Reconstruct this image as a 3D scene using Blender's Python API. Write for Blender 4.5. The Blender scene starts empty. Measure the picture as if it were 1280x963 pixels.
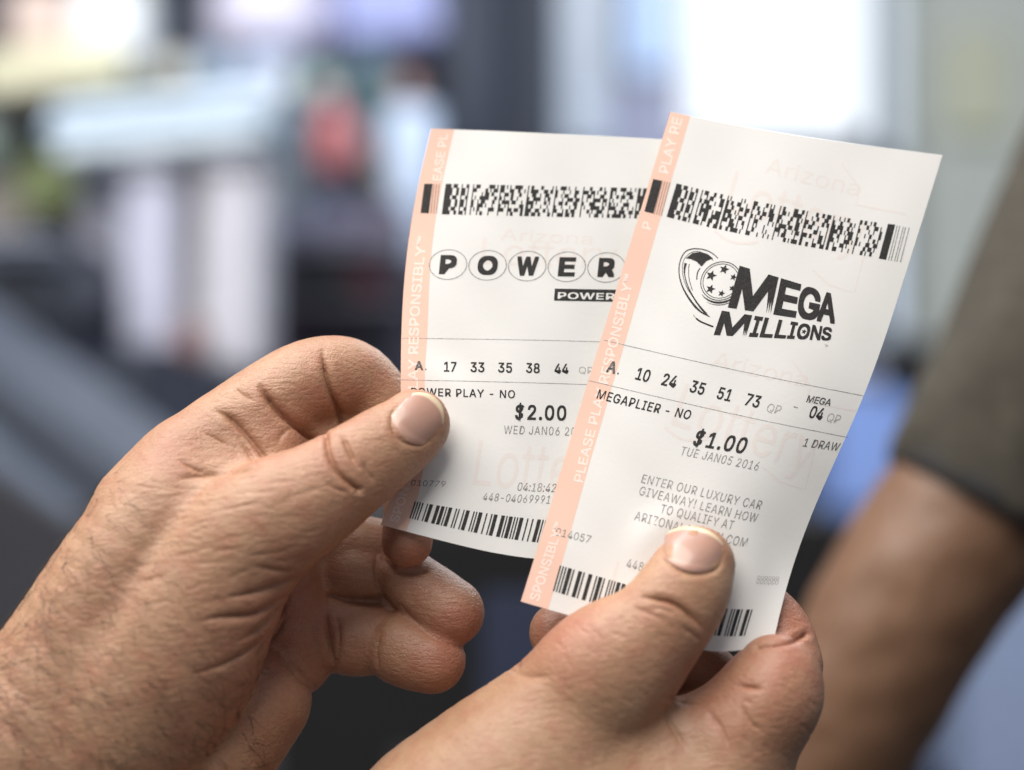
import bpy, bmesh, math, random
import numpy as np
from mathutils import Vector, Matrix, noise
from mathutils.bvhtree import BVHTree

random.seed(7); rng = np.random.default_rng(7)
sc = bpy.context.scene
COL = sc.collection

# ------------------------------------------------------------------ metric
S = 0.238e-3          # metres per design unit at the distance of the tickets
D = 0.60              # distance of the tickets from the lens
CAM = np.array([0.0, 0.0, 1.30])

def W(x, y, z=0.0):
    """design units (x right, y down, z towards the viewer) -> world metres"""
    x = np.asarray(x, float); y = np.asarray(y, float); z = np.asarray(z, float)
    d = D - z*S
    k = S*d/D
    return np.stack([(x-640)*k + CAM[0], d + 0*x + CAM[1], -(y-481.5)*k + CAM[2]], -1)

def B(x, y, d):
    return Vector(W(x, y, (D-d)/S))

TILT = 0.22           # the tickets lean back, so everything low in the picture is nearer

def to_px(p):
    d = p[:, 1] - CAM[1]
    k = S*d/D
    return np.stack([(p[:, 0]-CAM[0])/k + 640, -(p[:, 2]-CAM[2])/k + 481.5], -1)

# ------------------------------------------------------------------ materials
def new_mat(name):
    m = bpy.data.materials.new(name); m.use_nodes = True
    return m, m.node_tree.nodes, m.node_tree.links, m.node_tree.nodes['Principled BSDF']

def mat(name, col, rough=0.6, metal=0.0, var=0.12, scale=40.0, emit=None, es=0.0):
    m, n, l, b = new_mat(name)
    b.inputs['Roughness'].default_value = rough
    b.inputs['Metallic'].default_value = metal
    tc = n.new('ShaderNodeTexCoord'); nz = n.new('ShaderNodeTexNoise')
    nz.inputs['Scale'].default_value = scale; nz.inputs['Detail'].default_value = 4
    l.new(tc.outputs['Object'], nz.inputs['Vector'])
    cr = n.new('ShaderNodeValToRGB')
    cr.color_ramp.elements[0].position = 0.3; cr.color_ramp.elements[1].position = 0.7
    cr.color_ramp.elements[0].color = (*[c*(1-var) for c in col], 1)
    cr.color_ramp.elements[1].color = (*[min(1, c*(1+var)) for c in col], 1)
    l.new(nz.outputs['Fac'], cr.inputs['Fac']); l.new(cr.outputs['Color'], b.inputs['Base Color'])
    if emit:
        b.inputs['Emission Color'].default_value = (*emit, 1)
        b.inputs['Emission Strength'].default_value = es
    return m

def ink(name, col, speck=0.0, rough=0.75):
    """thermal print: slightly broken up at the size of the print dots"""
    m, n, l, b = new_mat(name)
    b.inputs['Roughness'].default_value = rough
    b.inputs['Specular IOR Level'].default_value = 0.25
    tc = n.new('ShaderNodeTexCoord'); nz = n.new('ShaderNodeTexNoise')
    nz.inputs['Scale'].default_value = 2600; nz.inputs['Detail'].default_value = 2
    l.new(tc.outputs['Object'], nz.inputs['Vector'])
    cr = n.new('ShaderNodeValToRGB')
    cr.color_ramp.elements[0].position = 0.42; cr.color_ramp.elements[1].position = 0.62
    cr.color_ramp.elements[0].color = (*col, 1)
    cr.color_ramp.elements[1].color = (*[c+(0.75-c)*speck for c in col], 1)
    l.new(nz.outputs['Fac'], cr.inputs['Fac']); l.new(cr.outputs['Color'], b.inputs['Base Color'])
    return m

def paper_mat(name='thermal_paper', c0=(0.785, 0.772, 0.745, 1), c1=(0.805, 0.792, 0.768, 1)):
    m, n, l, b = new_mat(name)
    b.inputs['Roughness'].default_value = 0.65
    b.inputs['Specular IOR Level'].default_value = 0.15
    b.inputs['Subsurface Weight'].default_value = 0.0
    tc = n.new('ShaderNodeTexCoord'); nz = n.new('ShaderNodeTexNoise')
    nz.inputs['Scale'].default_value = 28; nz.inputs['Detail'].default_value = 3
    l.new(tc.outputs['Object'], nz.inputs['Vector'])
    cr = n.new('ShaderNodeValToRGB')
    cr.color_ramp.elements[0].position = 0.35; cr.color_ramp.elements[1].position = 0.65
    cr.color_ramp.elements[0].color = c0
    cr.color_ramp.elements[1].color = c1
    l.new(nz.outputs['Fac'], cr.inputs['Fac']); l.new(cr.outputs['Color'], b.inputs['Base Color'])
    n2 = n.new('ShaderNodeTexNoise'); n2.inputs['Scale'].default_value = 900; n2.inputs['Detail'].default_value = 4
    l.new(tc.outputs['Object'], n2.inputs['Vector'])
    bp = n.new('ShaderNodeBump'); bp.inputs['Strength'].default_value = 0.12; bp.inputs['Distance'].default_value = 0.0003
    l.new(n2.outputs['Fac'], bp.inputs['Height']); l.new(bp.outputs['Normal'], b.inputs['Normal'])
    # thin sheet: a little light comes through
    tr = n.new('ShaderNodeBsdfTranslucent'); tr.inputs['Color'].default_value = (0.8, 0.74, 0.64, 1)
    mx = n.new('ShaderNodeMixShader'); mx.inputs['Fac'].default_value = 0.12
    out = n['Material Output']
    l.new(b.outputs['BSDF'], mx.inputs[1]); l.new(tr.outputs['BSDF'], mx.inputs[2]); l.new(mx.outputs['Shader'], out.inputs['Surface'])
    return m

def skin_mat(name, base, red, pale, line_angle=0.0, bump=1.0, sss=0.07):
    m, n, l, b = new_mat(name)
    b.inputs['Roughness'].default_value = 0.44
    b.inputs['Specular IOR Level'].default_value = 0.42
    b.inputs['Subsurface Weight'].default_value = sss
    b.inputs['Subsurface Radius'].default_value = (1.0, 0.38, 0.2)
    b.inputs['Subsurface Scale'].default_value = 0.0022
    tc = n.new('ShaderNodeTexCoord')
    def tex(kind, scale, detail=3, vec=None):
        t = n.new(kind); t.inputs['Scale'].default_value = scale
        if 'Detail' in t.inputs: t.inputs['Detail'].default_value = detail
        l.new(vec or tc.outputs['Object'], t.inputs['Vector']); return t
    def ramp(src, p0, p1, c0, c1):
        r = n.new('ShaderNodeValToRGB'); e = r.color_ramp.elements
        e[0].position = p0; e[1].position = p1; e[0].color = (*c0, 1); e[1].color = (*c1, 1)
        l.new(src, r.inputs['Fac']); return r
    def mixc(fac, a, bb, mode='MIX'):
        x = n.new('ShaderNodeMix'); x.data_type = 'RGBA'; x.blend_type = mode
        if isinstance(fac, float): x.inputs[0].default_value = fac
        else: l.new(fac, x.inputs[0])
        for k, v in ((6, a), (7, bb)):
            if isinstance(v, tuple): x.inputs[k].default_value = (*v, 1)
            else: l.new(v, x.inputs[k])
        return x.outputs[2]
    big = tex('ShaderNodeTexNoise', 55, 4)
    c = ramp(big.outputs['Fac'], 0.32, 0.68, base, pale).outputs['Color']
    at = n.new('ShaderNodeAttribute'); at.attribute_name = 'flush'
    blot = tex('ShaderNodeTexNoise', 170, 5)
    bl = ramp(blot.outputs['Fac'], 0.45, 0.75, (0, 0, 0), (1, 1, 1))
    ad = n.new('ShaderNodeMath'); ad.operation = 'MULTIPLY_ADD'
    l.new(bl.outputs['Color'], ad.inputs[0]); ad.inputs[1].default_value = 0.55; l.new(at.outputs['Fac'], ad.inputs[2])
    ad.use_clamp = True
    c = mixc(ad.outputs[0], c, red)
    fine = tex('ShaderNodeTexNoise', 900, 3)
    c = mixc(0.35, c, ramp(fine.outputs['Fac'], 0.35, 0.65, (0.74, 0.70, 0.66), (1, 1, 1)).outputs['Color'], 'MULTIPLY')
    l.new(c, b.inputs['Base Color'])
    # skin relief: small plates, fine lines running across, pores
    vz = n.new('ShaderNodeTexVoronoi'); vz.feature = 'DISTANCE_TO_EDGE'; vz.inputs['Scale'].default_value = 950
    wob = tex('ShaderNodeTexNoise', 400, 2)
    va = n.new('ShaderNodeVectorMath'); va.operation = 'MULTIPLY_ADD'
    l.new(wob.outputs['Color'], va.inputs[0]); va.inputs[1].default_value = (0.0012,)*3; l.new(tc.outputs['Object'], va.inputs[2])
    l.new(va.outputs[0], vz.inputs['Vector'])
    vr = ramp(vz.outputs['Distance'], 0.0, 0.25, (0, 0, 0), (1, 1, 1))
    mp = n.new('ShaderNodeMapping'); mp.inputs['Rotation'].default_value = (0, line_angle, 0)
    mp.inputs['Scale'].default_value = (0.28, 1, 1.0)
    l.new(va.outputs[0], mp.inputs['Vector'])
    ln = tex('ShaderNodeTexNoise', 900, 3, mp.outputs['Vector'])
    lr = ramp(ln.outputs['Fac'], 0.34, 0.56, (0, 0, 0), (1, 1, 1))
    mid = tex('ShaderNodeTexNoise', 210, 4)
    def bump_n(src, strength, dist, prev=None):
        q = n.new('ShaderNodeBump'); q.inputs['Strength'].default_value = strength; q.inputs['Distance'].default_value = dist
        l.new(src, q.inputs['Height'])
        if prev: l.new(prev, q.inputs['Normal'])
        return q.outputs['Normal']
    nn = bump_n(mid.outputs['Fac'], 0.14*bump, 0.0006)
    nn = bump_n(lr.outputs['Color'], 0.42*bump, 0.00026, nn)
    nn = bump_n(vr.outputs['Color'], 0.40*bump, 0.00014, nn)
    l.new(nn, b.inputs['Normal'])
    return m

def nail_mat(name, bed, tip):
    m, n, l, b = new_mat(name)
    b.inputs['Roughness'].default_value = 0.30
    b.inputs['Coat Weight'].default_value = 0.2
    b.inputs['Subsurface Weight'].default_value = 0.15
    b.inputs['Subsurface Scale'].default_value = 0.001
    at = n.new('ShaderNodeAttribute'); at.attribute_name = 'along'
    r = n.new('ShaderNodeValToRGB'); e = r.color_ramp.elements
    e[0].position = 0.0; e[0].color = (*[c*1.32 for c in bed], 1)
    e[1].position = 1.0; e[1].color = (*tip, 1)
    k = e.new(0.15); k.color = (*[c*1.25 for c in bed], 1)
    k = e.new(0.24); k.color = (*bed, 1)
    k = e.new(0.89); k.color = (bed[0]*1.02, bed[1]*0.98, bed[2]*0.95, 1)
    k = e.new(0.93); k.color = (*tip, 1)
    l.new(at.outputs['Fac'], r.inputs['Fac']); l.new(r.outputs['Color'], b.inputs['Base Color'])
    tc = n.new('ShaderNodeTexCoord'); nz = n.new('ShaderNodeTexNoise'); nz.inputs['Scale'].default_value = 500
    l.new(tc.outputs['Object'], nz.inputs['Vector'])
    bp = n.new('ShaderNodeBump'); bp.inputs['Strength'].default_value = 0.2; bp.inputs['Distance'].default_value = 0.0003
    l.new(nz.outputs['Fac'], bp.inputs['Height']); l.new(bp.outputs['Normal'], b.inputs['Normal'])
    return m

# ------------------------------------------------------------------ objects
def mesh_obj(name, verts, faces, m, parent=None, smooth=False, loc=None):
    verts = np.asarray(verts, float).reshape(-1, 3)
    org = np.array(loc, float) if loc is not None else (np.zeros(3) if parent is None else None)
    me = bpy.data.meshes.new(name)
    if org is None: org = np.array(parent.location)
    me.from_pydata((verts-org).tolist(), [], faces)
    me.update()
    if smooth: me.polygons.foreach_set('use_smooth', [True]*len(me.polygons))
    me.materials.append(m)
    o = bpy.data.objects.new(name, me); COL.objects.link(o)
    if parent is None: o.location = org
    else: o.parent = parent
    return o

def tag(o, label=None, cat=None, group=None, kind=None):
    if label: o['label'] = label
    if cat: o['category'] = cat
    if group: o['group'] = group
    if kind: o['kind'] = kind
    return o

# ------------------------------------------------------------------ sheet of paper
def nat_basis(kn):
    kn = np.asarray(kn, float); n = len(kn); h = np.diff(kn)
    A = np.eye(n); R = np.zeros((n, n))
    for i in range(1, n-1):
        A[i, i-1] = h[i-1]; A[i, i] = 2*(h[i-1]+h[i]); A[i, i+1] = h[i]
        R[i, i-1] = 6/h[i-1]; R[i, i] = -6/h[i-1]-6/h[i]; R[i, i+1] = 6/h[i]
    M = np.linalg.solve(A, R)
    I = np.eye(n)
    def ev(t):
        t = np.atleast_1d(np.asarray(t, float)); i = np.clip(np.searchsorted(kn, t)-1, 0, n-2)
        tc = np.clip(t, kn[0]-0.02, kn[-1]+0.02)
        a = (kn[i+1]-tc)/h[i]; b = (tc-kn[i])/h[i]
        return (a[:, None]*I[i]+b[:, None]*I[i+1]
                + ((a**3-a)*h[i]**2/6)[:, None]*M[i]+((b**3-b)*h[i]**2/6)[:, None]*M[i+1])
    return ev

PW, PH = 344.0, 640.0
def refine(q, faces, mx=7.0):
    V = [tuple(p) for p in q]; st = [(f[0], f[i], f[i+1]) for f in faces for i in range(1, len(f)-1)]; out = []; mid = {}
    while st:
        t = st.pop(); L = [math.dist(V[t[i]][:2], V[t[(i+1) % 3]][:2]) for i in range(3)]; i = L.index(max(L))
        if L[i] < mx: out.append(t); continue
        a, b, c = t[i], t[(i+1) % 3], t[(i+2) % 3]; k = (min(a, b), max(a, b))
        if k not in mid: mid[k] = len(V); V.append(tuple((u+w)/2 for u, w in zip(V[a], V[b])))
        st += [(a, mid[k], c), (mid[k], b, c)]
    return np.array(V), out
class Page:
    press = []
    def __init__(self, vs, us, ctrl):
        self.bu, self.bv = nat_basis(us), nat_basis(vs); self.c = np.array(ctrl, float)
    def d(self, u, v):                                   # design-space point
        q = np.einsum('ka,kb,bac->kc', self.bu(u), self.bv(v), self.c); 
        for x, y, r, wd, am, ph in self.press:            # the sheet buckles round the pressing thumb
            dx, dy = q[:, 0]-x, q[:, 1]-y; rr = np.hypot(dx, dy); q[:, 2] += am*np.exp(-((rr-r)/wd)**2)*(.6+.4*np.cos(3*np.arctan2(dy, dx)+ph))
        q[:, 2] += TILT*(q[:, 1]-450)+.8*np.sin(q[:, 0]*.035+q[:, 1]*.021)+.5*np.sin(q[:, 0]*.06-q[:, 1]*.05); return q
    def inv(self, pts):
        pts = np.atleast_2d(np.asarray(pts, float)); u = np.full(len(pts), .5); v = np.full(len(pts), .5)
        for _ in range(14):
            p = self.d(u, v)[:, :2]; e = 1e-4
            pu = (self.d(u+e, v)[:, :2]-p)/e; pv = (self.d(u, v+e)[:, :2]-p)/e
            r = pts-p; det = pu[:, 0]*pv[:, 1]-pu[:, 1]*pv[:, 0]
            u = np.clip(u+(r[:, 0]*pv[:, 1]-r[:, 1]*pv[:, 0])/det, -.015, 1.015)
            v = np.clip(v+(pu[:, 0]*r[:, 1]-pu[:, 1]*r[:, 0])/det, -.015, 1.015)
        return np.stack([u*PW, v*PH], -1)                # page units
    def pt(self, q, lift=0.0):
        q = np.atleast_2d(q); u = q[:, 0]/PW; v = q[:, 1]/PH; e = 1e-3
        f = lambda a, b: W(*self.d(a, b).T)
        p = f(u, v); nu = f(u+e, v)-p; nv = f(u, v+e)-p
        nrm = np.cross(nv, nu); nrm /= np.linalg.norm(nrm, axis=1)[:, None]
        nrm[nrm[:, 1] > 0] *= -1
        return p+nrm*lift
    def build(self, label, group, m):
        nu, nv = 110, 200
        uu, vv = np.meshgrid(np.linspace(0, 1, nu), np.linspace(0, 1, nv))
        q = np.stack([uu.ravel()*PW, vv.ravel()*PH], -1)
        # tiny unevenness of real paper along its cut edges
        f = self.pt(q); bk = self.pt(q, -0.00007)
        N = nu*nv; fc = []
        for j in range(nv-1):
            for i in range(nu-1):
                a = j*nu+i; fc.append((a, a+nu, a+nu+1, a+1)); fc.append((N+a, N+a+1, N+a+nu+1, N+a+nu))
        ring = [i for i in range(nu)]+[j*nu+nu-1 for j in range(1, nv)]+[(nv-1)*nu+i for i in range(nu-2, -1, -1)]+[j*nu for j in range(nv-2, 0, -1)]
        rim = np.concatenate([f[ring], bk[ring]]); K = len(ring)
        for a in range(K): b = (a+1) % K; fc.append((2*N+a, 2*N+b, 2*N+K+b, 2*N+K+a))
        base = self.pt([[PW/2, PH]])[0]
        self.o = mesh_obj('lottery_ticket', np.concatenate([f, bk, rim]), fc, m, smooth=True, loc=base)
        me = self.o.data
        tag(self.o, label, 'lottery ticket', group)
        return self.o
    def piece(self, name, q, faces, m, lift=0.00003, label=None):
        q = np.asarray(q, float)
        if q.shape[1] == 2: q = np.column_stack([q, np.zeros(len(q))])
        q, faces = refine(q, faces)
        n = self.pt(q[:, :2], 1.0)-self.pt(q[:, :2], 0.0)      # stacked copies of bold letters lie a hair apart
        o = mesh_obj(name, self.pt(q[:, :2])+n*(lift+q[:, 2:]*1.5e-6), faces, m, self.o)
        if label: o['label'] = label
        return o
    # --- polygons given as page-unit outlines (triangulated fan-safe for convex)
    def quads(self, name, ql, m, lift=0.00003, label=None, sub=1):
        V, F = [], []
        for q in ql:
            q = np.asarray(q, float); nn = sub
            for i in range(nn):
                for j in range(nn):
                    def bl(a, b): return (q[0]*(1-a)+q[1]*a)*(1-b)+(q[3]*(1-a)+q[2]*a)*b
                    k = len(V)
                    V += [bl(i/nn, j/nn), bl((i+1)/nn, j/nn), bl((i+1)/nn, (j+1)/nn), bl(i/nn, (j+1)/nn)]
                    F.append((k, k+1, k+2, k+3))
        return self.piece(name, V, F, m, lift, label)

_fc = {}
try: FONT = bpy.data.fonts.load(bpy.utils.system_resource('DATAFILES')+'/fonts/Inter.woff2')   # comes with Blender
except Exception: FONT = None
def glyphs(text, bold=0.0, spacing=1.0):
    key = (text, bold, spacing)
    if key in _fc: return _fc[key]
    cu = bpy.data.curves.new('t', 'FONT'); cu.body = text; cu.size = 1.0; cu.resolution_u = 4
    cu.space_character = spacing
    cu.font = FONT or cu.font
    o = bpy.data.objects.new('t', cu); COL.objects.link(o)
    bpy.context.view_layer.update()
    me = o.evaluated_get(bpy.context.evaluated_depsgraph_get()).to_mesh()
    v = np.array([w.co[:2] for w in me.vertices]); f = [tuple(p.vertices) for p in me.polygons]
    n0 = len(v); lay = np.zeros(n0)
    if bold > 0:
        sh = [(0, 0)]+[(i*bold*.8, j*bold*.8) for i in (-1, 0, 1) for j in (-1, 0, 1) if i or j]
        v = np.concatenate([v+np.array(q) for q in sh]); lay = np.repeat(np.arange(9.), n0); f = [tuple(i+k*n0 for i in g) for k in range(9) for g in f]
    bpy.data.objects.remove(o); bpy.data.curves.remove(cu)
    v = np.column_stack([v, lay])
    _fc[key] = (v, f); return _fc[key]
CAPH = None
def norm_glyphs(text, bold, spacing=1.0):
    global CAPH
    if CAPH is None:
        h = glyphs('H')[0]; CAPH = h[:, 1].max()
    v, f = glyphs(text, bold, spacing)
    v = v.copy(); x0, x1 = v[:, 0].min(), v[:, 0].max()
    v[:, 0] = (v[:, 0]-x0)/(x1-x0); v[:, 1] = v[:, 1]/CAPH
    return v, f

def text(pg, s, p0, p1, h, m, bold=0.0, lift=0.000055, name='printed_text', up=None, spacing=1.0, label=None):
    v, f = norm_glyphs(s, bold, spacing)
    a, b = pg.inv([p0, p1])
    upv = np.array([0, -1.0]) if up is None else np.asarray(up, float)
    q = np.column_stack([a+v[:, :1]*(b-a)+v[:, 1:2]*h*upv, v[:, 2]])
    return pg.piece(name, q, f, m, lift, label)

def text_quad(pg, s, c, m, bold=0.0, lift=0.000055, name='logo', spacing=1.0, label=None):
    """c: corners TL TR BR BL as seen; letters stretched into the four-cornered field"""
    v, f = glyphs(s, bold, spacing); v = v.copy()
    v[:, :2] = (v-v.min(0))[:, :2]/(v.max(0)-v.min(0))[:2]
    q = pg.inv(c); a = v[:, :1]; b = v[:, 1:2]
    P = (q[3]*(1-a)+q[2]*a)*(1-b)+(q[0]*(1-a)+q[1]*a)*b
    return pg.piece(name, np.column_stack([P, v[:, 2]]), f, m, lift, label)

def ribbon(pts, w, closed=False):
    pts = np.asarray(pts, float); n = len(pts)
    if np.isscalar(w): w = [w]*n
    V, F = [], []
    for i in range(n):
        a = pts[(i-1) % n] if (closed or i) else pts[i]; b = pts[(i+1) % n] if (closed or i < n-1) else pts[i]
        t = b-a; t /= (np.linalg.norm(t)+1e-9); nn = np.array([-t[1], t[0]])
        V += [pts[i]+nn*w[i]/2, pts[i]-nn*w[i]/2]
    for i in range(n if closed else n-1):
        j = (i+1) % n; F.append((2*i, 2*i+1, 2*j+1, 2*j))
    return V, F

def smooth_line(pts, n=8):
    pts = np.asarray(pts, float); ev = nat_basis(np.arange(len(pts)))
    return ev(np.linspace(0, len(pts)-1, (len(pts)-1)*n+1)) @ pts

def merge(parts):
    V, F = [], []
    for v, f in parts:
        k = len(V); V += list(v); F += [tuple(i+k for i in g) for g in f]
    return V, F

def star(c, r, rot=0.0):
    V = [np.asarray(c, float)]; 
    for i in range(10):
        a = rot+math.pi*i/5-math.pi/2; rr = r if i % 2 == 0 else r*.45
        V.append(np.array([c[0]+rr*math.cos(a), c[1]+rr*math.sin(a)]))
    return V, [(0, i+1, (i+1) % 10+1) for i in range(10)]

M_PAPER = paper_mat()
M_PINK = ink('coral_margin_ink', (0.77, 0.50, 0.395), 0.06)
M_REV = ink('margin_lettering', (0.83, 0.68, 0.60), 0.05)
M_INK = ink('black_print', (0.022, 0.020, 0.019), 0.03)
M_INK2 = ink('dark_grey_print', (0.05, 0.047, 0.045), 0.25)
M_INK3 = ink('grey_print', (0.16, 0.15, 0.14), 0.45)
M_INK4 = ink('pale_grey_print', (0.34, 0.32, 0.30), 0.4)
M_BROWN = ink('print_over_coral', (0.36, 0.20, 0.14), 0.2)
M_WM = paper_mat('pale_pink_watermark', (0.785, 0.728, 0.692, 1), (0.80, 0.742, 0.705, 1))

def stacked_code(pg, x0, x1, ytop, ybot, rows, words, seed):
    """a stacked bar code: rows of narrow bars; corners TL, TR, BR, BL on the page"""
    r = random.Random(seed); ql = []
    c = pg.inv([x0, x1, ytop, ybot])             # TL TR BR BL
    n = words*17
    def P(a, b): return (c[0]*(1-a)+c[1]*a)*(1-b)+(c[3]*(1-a)+c[2]*a)*b
    for j in range(rows):
        x = 0
        for w in range(words):
            if w == 0: runs = [5, 2, 2, 1, 3, 1, 1, 2] if j % 3 else [4, 1, 3, 2, 1, 2, 2, 2]
            else:
                cuts = sorted(r.sample(range(1, 17), 7)); runs = [b-a for a, b in zip([0]+cuts, cuts+[17])]
                if max(runs) > 6: runs = [3, 2, 1, 3, 2, 1, 3, 2]; r.shuffle(runs)
            for k, q in enumerate(runs):
                if k % 2 == 0:
                    a0, a1 = (x+.14)/n, (x+q-.14)/n; b0, b1 = j/rows, (j+1.02)/rows
                    ql.append([P(a0, b0), P(a1, b0), P(a1, b1), P(a0, b1)])
                x += q
    return ql

def bars(pg, TL, TR, BR, BL, runs):
    c = pg.inv([TL, TR, BR, BL]); n = sum(runs); x = 0; ql = []
    def P(a, b): return (c[0]*(1-a)+c[1]*a)*(1-b)+(c[3]*(1-a)+c[2]*a)*b
    for k, q in enumerate(runs):
        if k % 2 == 0: ql.append([P(x/n, 0), P((x+q)/n, 0), P((x+q)/n, 1), P(x/n, 1)])
        x += q
    return ql

def itf(seed, digits):
    r = random.Random(seed); pat = ['11221', '21112', '12112', '22111', '11212', '21211', '12211', '11122', '21121', '12121']
    out = [1, 1, 1, 1]
    for _ in range(digits//2):
        a, b = pat[r.randrange(10)], pat[r.randrange(10)]
        for i in range(5): out += [1 if a[i] == '1' else 2.7, 1 if b[i] == '1' else 2.7]
    return out+[2.7, 1, 1]

def margin(pg, left, right):
    """the coloured strip: left and right borders as seen; lettering runs up it"""
    L = pg.inv(left); R = pg.inv(right); L[:, 0] = 0.0
    ev = nat_basis(np.linspace(0, 1, len(L))); t = np.linspace(0, 1, 60)
    Lf = ev(t) @ L; Rf = ev(t) @ R; Lf[:, 0] = 0.0
    V = []; F = []; K = 5
    for i in range(60):
        for k in range(K): V.append(Lf[i]*(1-k/(K-1))+Rf[i]*k/(K-1))
    for i in range(59):
        for k in range(K-1): F.append((i*K+k, i*K+k+1, (i+1)*K+k+1, (i+1)*K+k))
    pg.piece('margin_strip', V, F, M_PINK, 0.00002)

def page_outline(pg, pts, w, m, closed=False, lift=0.00004, name='watermark', n=6, sharp=False):
    p = pg.inv(pts if sharp else smooth_line(pts, n)); v, f = ribbon(p, w, closed); return pg.piece(name, v, f, m, lift)

# ---------------- second ticket (front, right)
TB = Page([0, .25, .5, .75, .9, 1], [0, .25, .5, .75, 1], [
    [(838, 140, -6), (922, 157, -2), (1006, 171, 0), (1092, 183, -2), (1178, 194, -8)],
    [(791.5, 293, -3), (875, 312, 2), (960, 327, 5), (1046, 340, 3), (1130, 349, -5)],
    [(744.5, 446, 0), (828, 465, 5), (912, 480, 8), (995, 492, 4), (1077, 501, -8)],
    [(698, 599, 3), (776, 616, 6), (856, 631, 8), (935, 645, 0), (1012, 650, -22)],
    [(670, 691, 6), (750, 711, 8), (828, 730, 8), (905, 744, -2), (981, 743, -20)],
    [(651, 752, 8), (732, 775, 9), (812, 796, 9), (890, 814, 2), (966, 806, -6)]])
# ---------------- first ticket (behind, left)
TA = Page([0, .25, .5, .65, .85, 1], [0, .25, .5, .75, 1], [
    [(539, 161, -24), (622, 164, -20), (706, 168, -18), (789, 172, -22), (872, 177, -28)],
    [(513, 285, -22), (598, 288, -16), (683, 291, -15), (768, 294, -20), (852, 297, -27)],
    [(502, 410, -18), (587, 412, -12), (672, 415, -13), (756, 418, -20), (840, 421, -27)],
    [(501, 482, -16), (586, 485, -10), (670, 488, -12), (754, 491, -20), (838, 494, -27)],
    [(496, 590, -14), (576, 598, -8), (659, 604, -11), (744, 608, -20), (827, 609, -27)],
    [(476, 656, -6), (552, 676, -3), (634, 694, -8), (715, 702, -18), (800, 706, -26)]])
TB.press = [(868, 716, 74, 22, 3.5, .5)]; TA.press = [(524, 528, 66, 22, 3.5, 2.0)]
GT = 'two lottery tickets held side by side'
TA.build('white lottery ticket with numbered-ball lettering across the top, the left one, tucked behind the other', GT, M_PAPER)
TB.build('white lottery ticket with a star-ball logo, the right one, lying in front of the other', GT, M_PAPER)

# --- print of ticket B
margin(TB, [(838, 140), (791.5, 293), (744.5, 446), (698, 599), (651, 752)],
       [(863, 145), (820, 292), (776, 446), (730, 604), (685, 762)])
def up_text(pg, s, p0, p1, h, m=None):       # reads upwards, letters lie to the left of the base line
    return text(pg, s, p0, p1, h, m or M_REV, 0.018, 0.000045, 'margin_lettering', up=(-1, 0))
up_text(TB, 'SPONSIBLY™', (673, 752), (705, 655), 12)
up_text(TB, 'PLEASE PLAY RESPONSIBLY™', (728, 604), (793, 345), 12)
up_text(TB, 'P', (813, 288), (815, 279), 11)
up_text(TB, 'PLAY RE', (835, 218), (853, 149), 12)
TB.quads('stacked_code', bars(TB, (816.5, 224), (843, 229.5), (831, 271), (805.5, 264.5), [9, 1.2, 1, 1.2, 1, 1.2, 1, 1.2, 1, 3])[:1], M_INK, 0.000055)
TB.quads('stacked_code', bars(TB, (827.5, 226), (838, 228.5), (827, 270), (817, 268), [1, 1.3, 1, 1.3, 1, 1.3, 1]), M_BROWN, 0.000055)
TB.quads('stacked_code', stacked_code(TB, (845.5, 229.5), (1108, 280), (1097, 322), (833, 271), 8, 8, 11), M_INK, 0.000055)
TB.quads('stacked_code', bars(TB, (1110, 280), (1119, 281), (1107.5, 325), (1098.5, 323.5), [1]), M_INK, 0.000055)
TB.quads('stacked_code', bars(TB, (1121, 282), (1137, 285), (1126, 328), (1110, 325.5), [.7, 1.2, .7, 2, .7, 1.0, .7, 2, .7]), M_INK3, 0.000055)
# faint printed pattern
text(TB, 'Arizona', (955, 216), (1072, 246), 20, M_WM, 0.0, 0.000018, 'watermark')
text(TB, 'Lottery', (905, 262), (1075, 316), 50, M_WM, -0.012, 0.000018, 'watermark')
text(TB, 'Arizona', (888, 458), (1006, 484), 20, M_WM, 0.0, 0.000018, 'watermark')
text(TB, 'Lottery', (838, 530), (1010, 590), 55, M_WM, -0.012, 0.000018, 'watermark')
text(TB, 'Lottery', (760, 742), (900, 770), 40, M_WM, -0.012, 0.000018, 'watermark')
for dx, dy in ((0, 0), (-62, 246)):
    pts = np.array([(1052, 205), (1075, 236), (1070, 256), (1132, 268)]); page_outline(TB, pts+(dx, dy), 2.2, M_WM, sharp=True, lift=0.000018)
    pts = np.array([(1016, 338), (1036, 356), (1068, 366), (1080, 318)]); page_outline(TB, pts+(dx, dy), 2.2, M_WM, sharp=True, lift=0.000018)
    pts = np.array([(893, 288), (915, 303), (948, 303)]); page_outline(TB, pts+(dx, dy), 3.5, M_WM, lift=0.000018)
# logo: swoosh, ball with stars, two lines of letters
def lz(x, y): return (840+x/5.818, 300+y/5.818)
sw = [lz(*p) for p in [(335, 135), (270, 85), (180, 65), (100, 85), (58, 160), (52, 250), (80, 350), (140, 450), (205, 520), (275, 560)]]
P1 = []
q = TB.inv(smooth_line(sw, 6)); P1.append(ribbon(q, np.interp(np.arange(len(q)), [0, 12, 30, 45, len(q)], [1.0, 1.4, 1.2, 2.6, .8])))
q = TB.inv(smooth_line([lz(*p) for p in [(300, 150), (250, 110), (185, 84), (120, 105), (80, 165), (78, 250), (105, 340), (160, 430), (215, 510), (262, 548)]], 6)); P1.append(ribbon(q, .7))
q = TB.inv(smooth_line([lz(*p) for p in [(100, 170), (90, 230), (105, 310), (140, 390), (190, 470), (250, 540)]], 6)); P1.append(ribbon(q, np.interp(np.arange(len(q)), [0, 8, 20, 30], [3.5, 1.2, 1.6, 2.6])))
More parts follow.
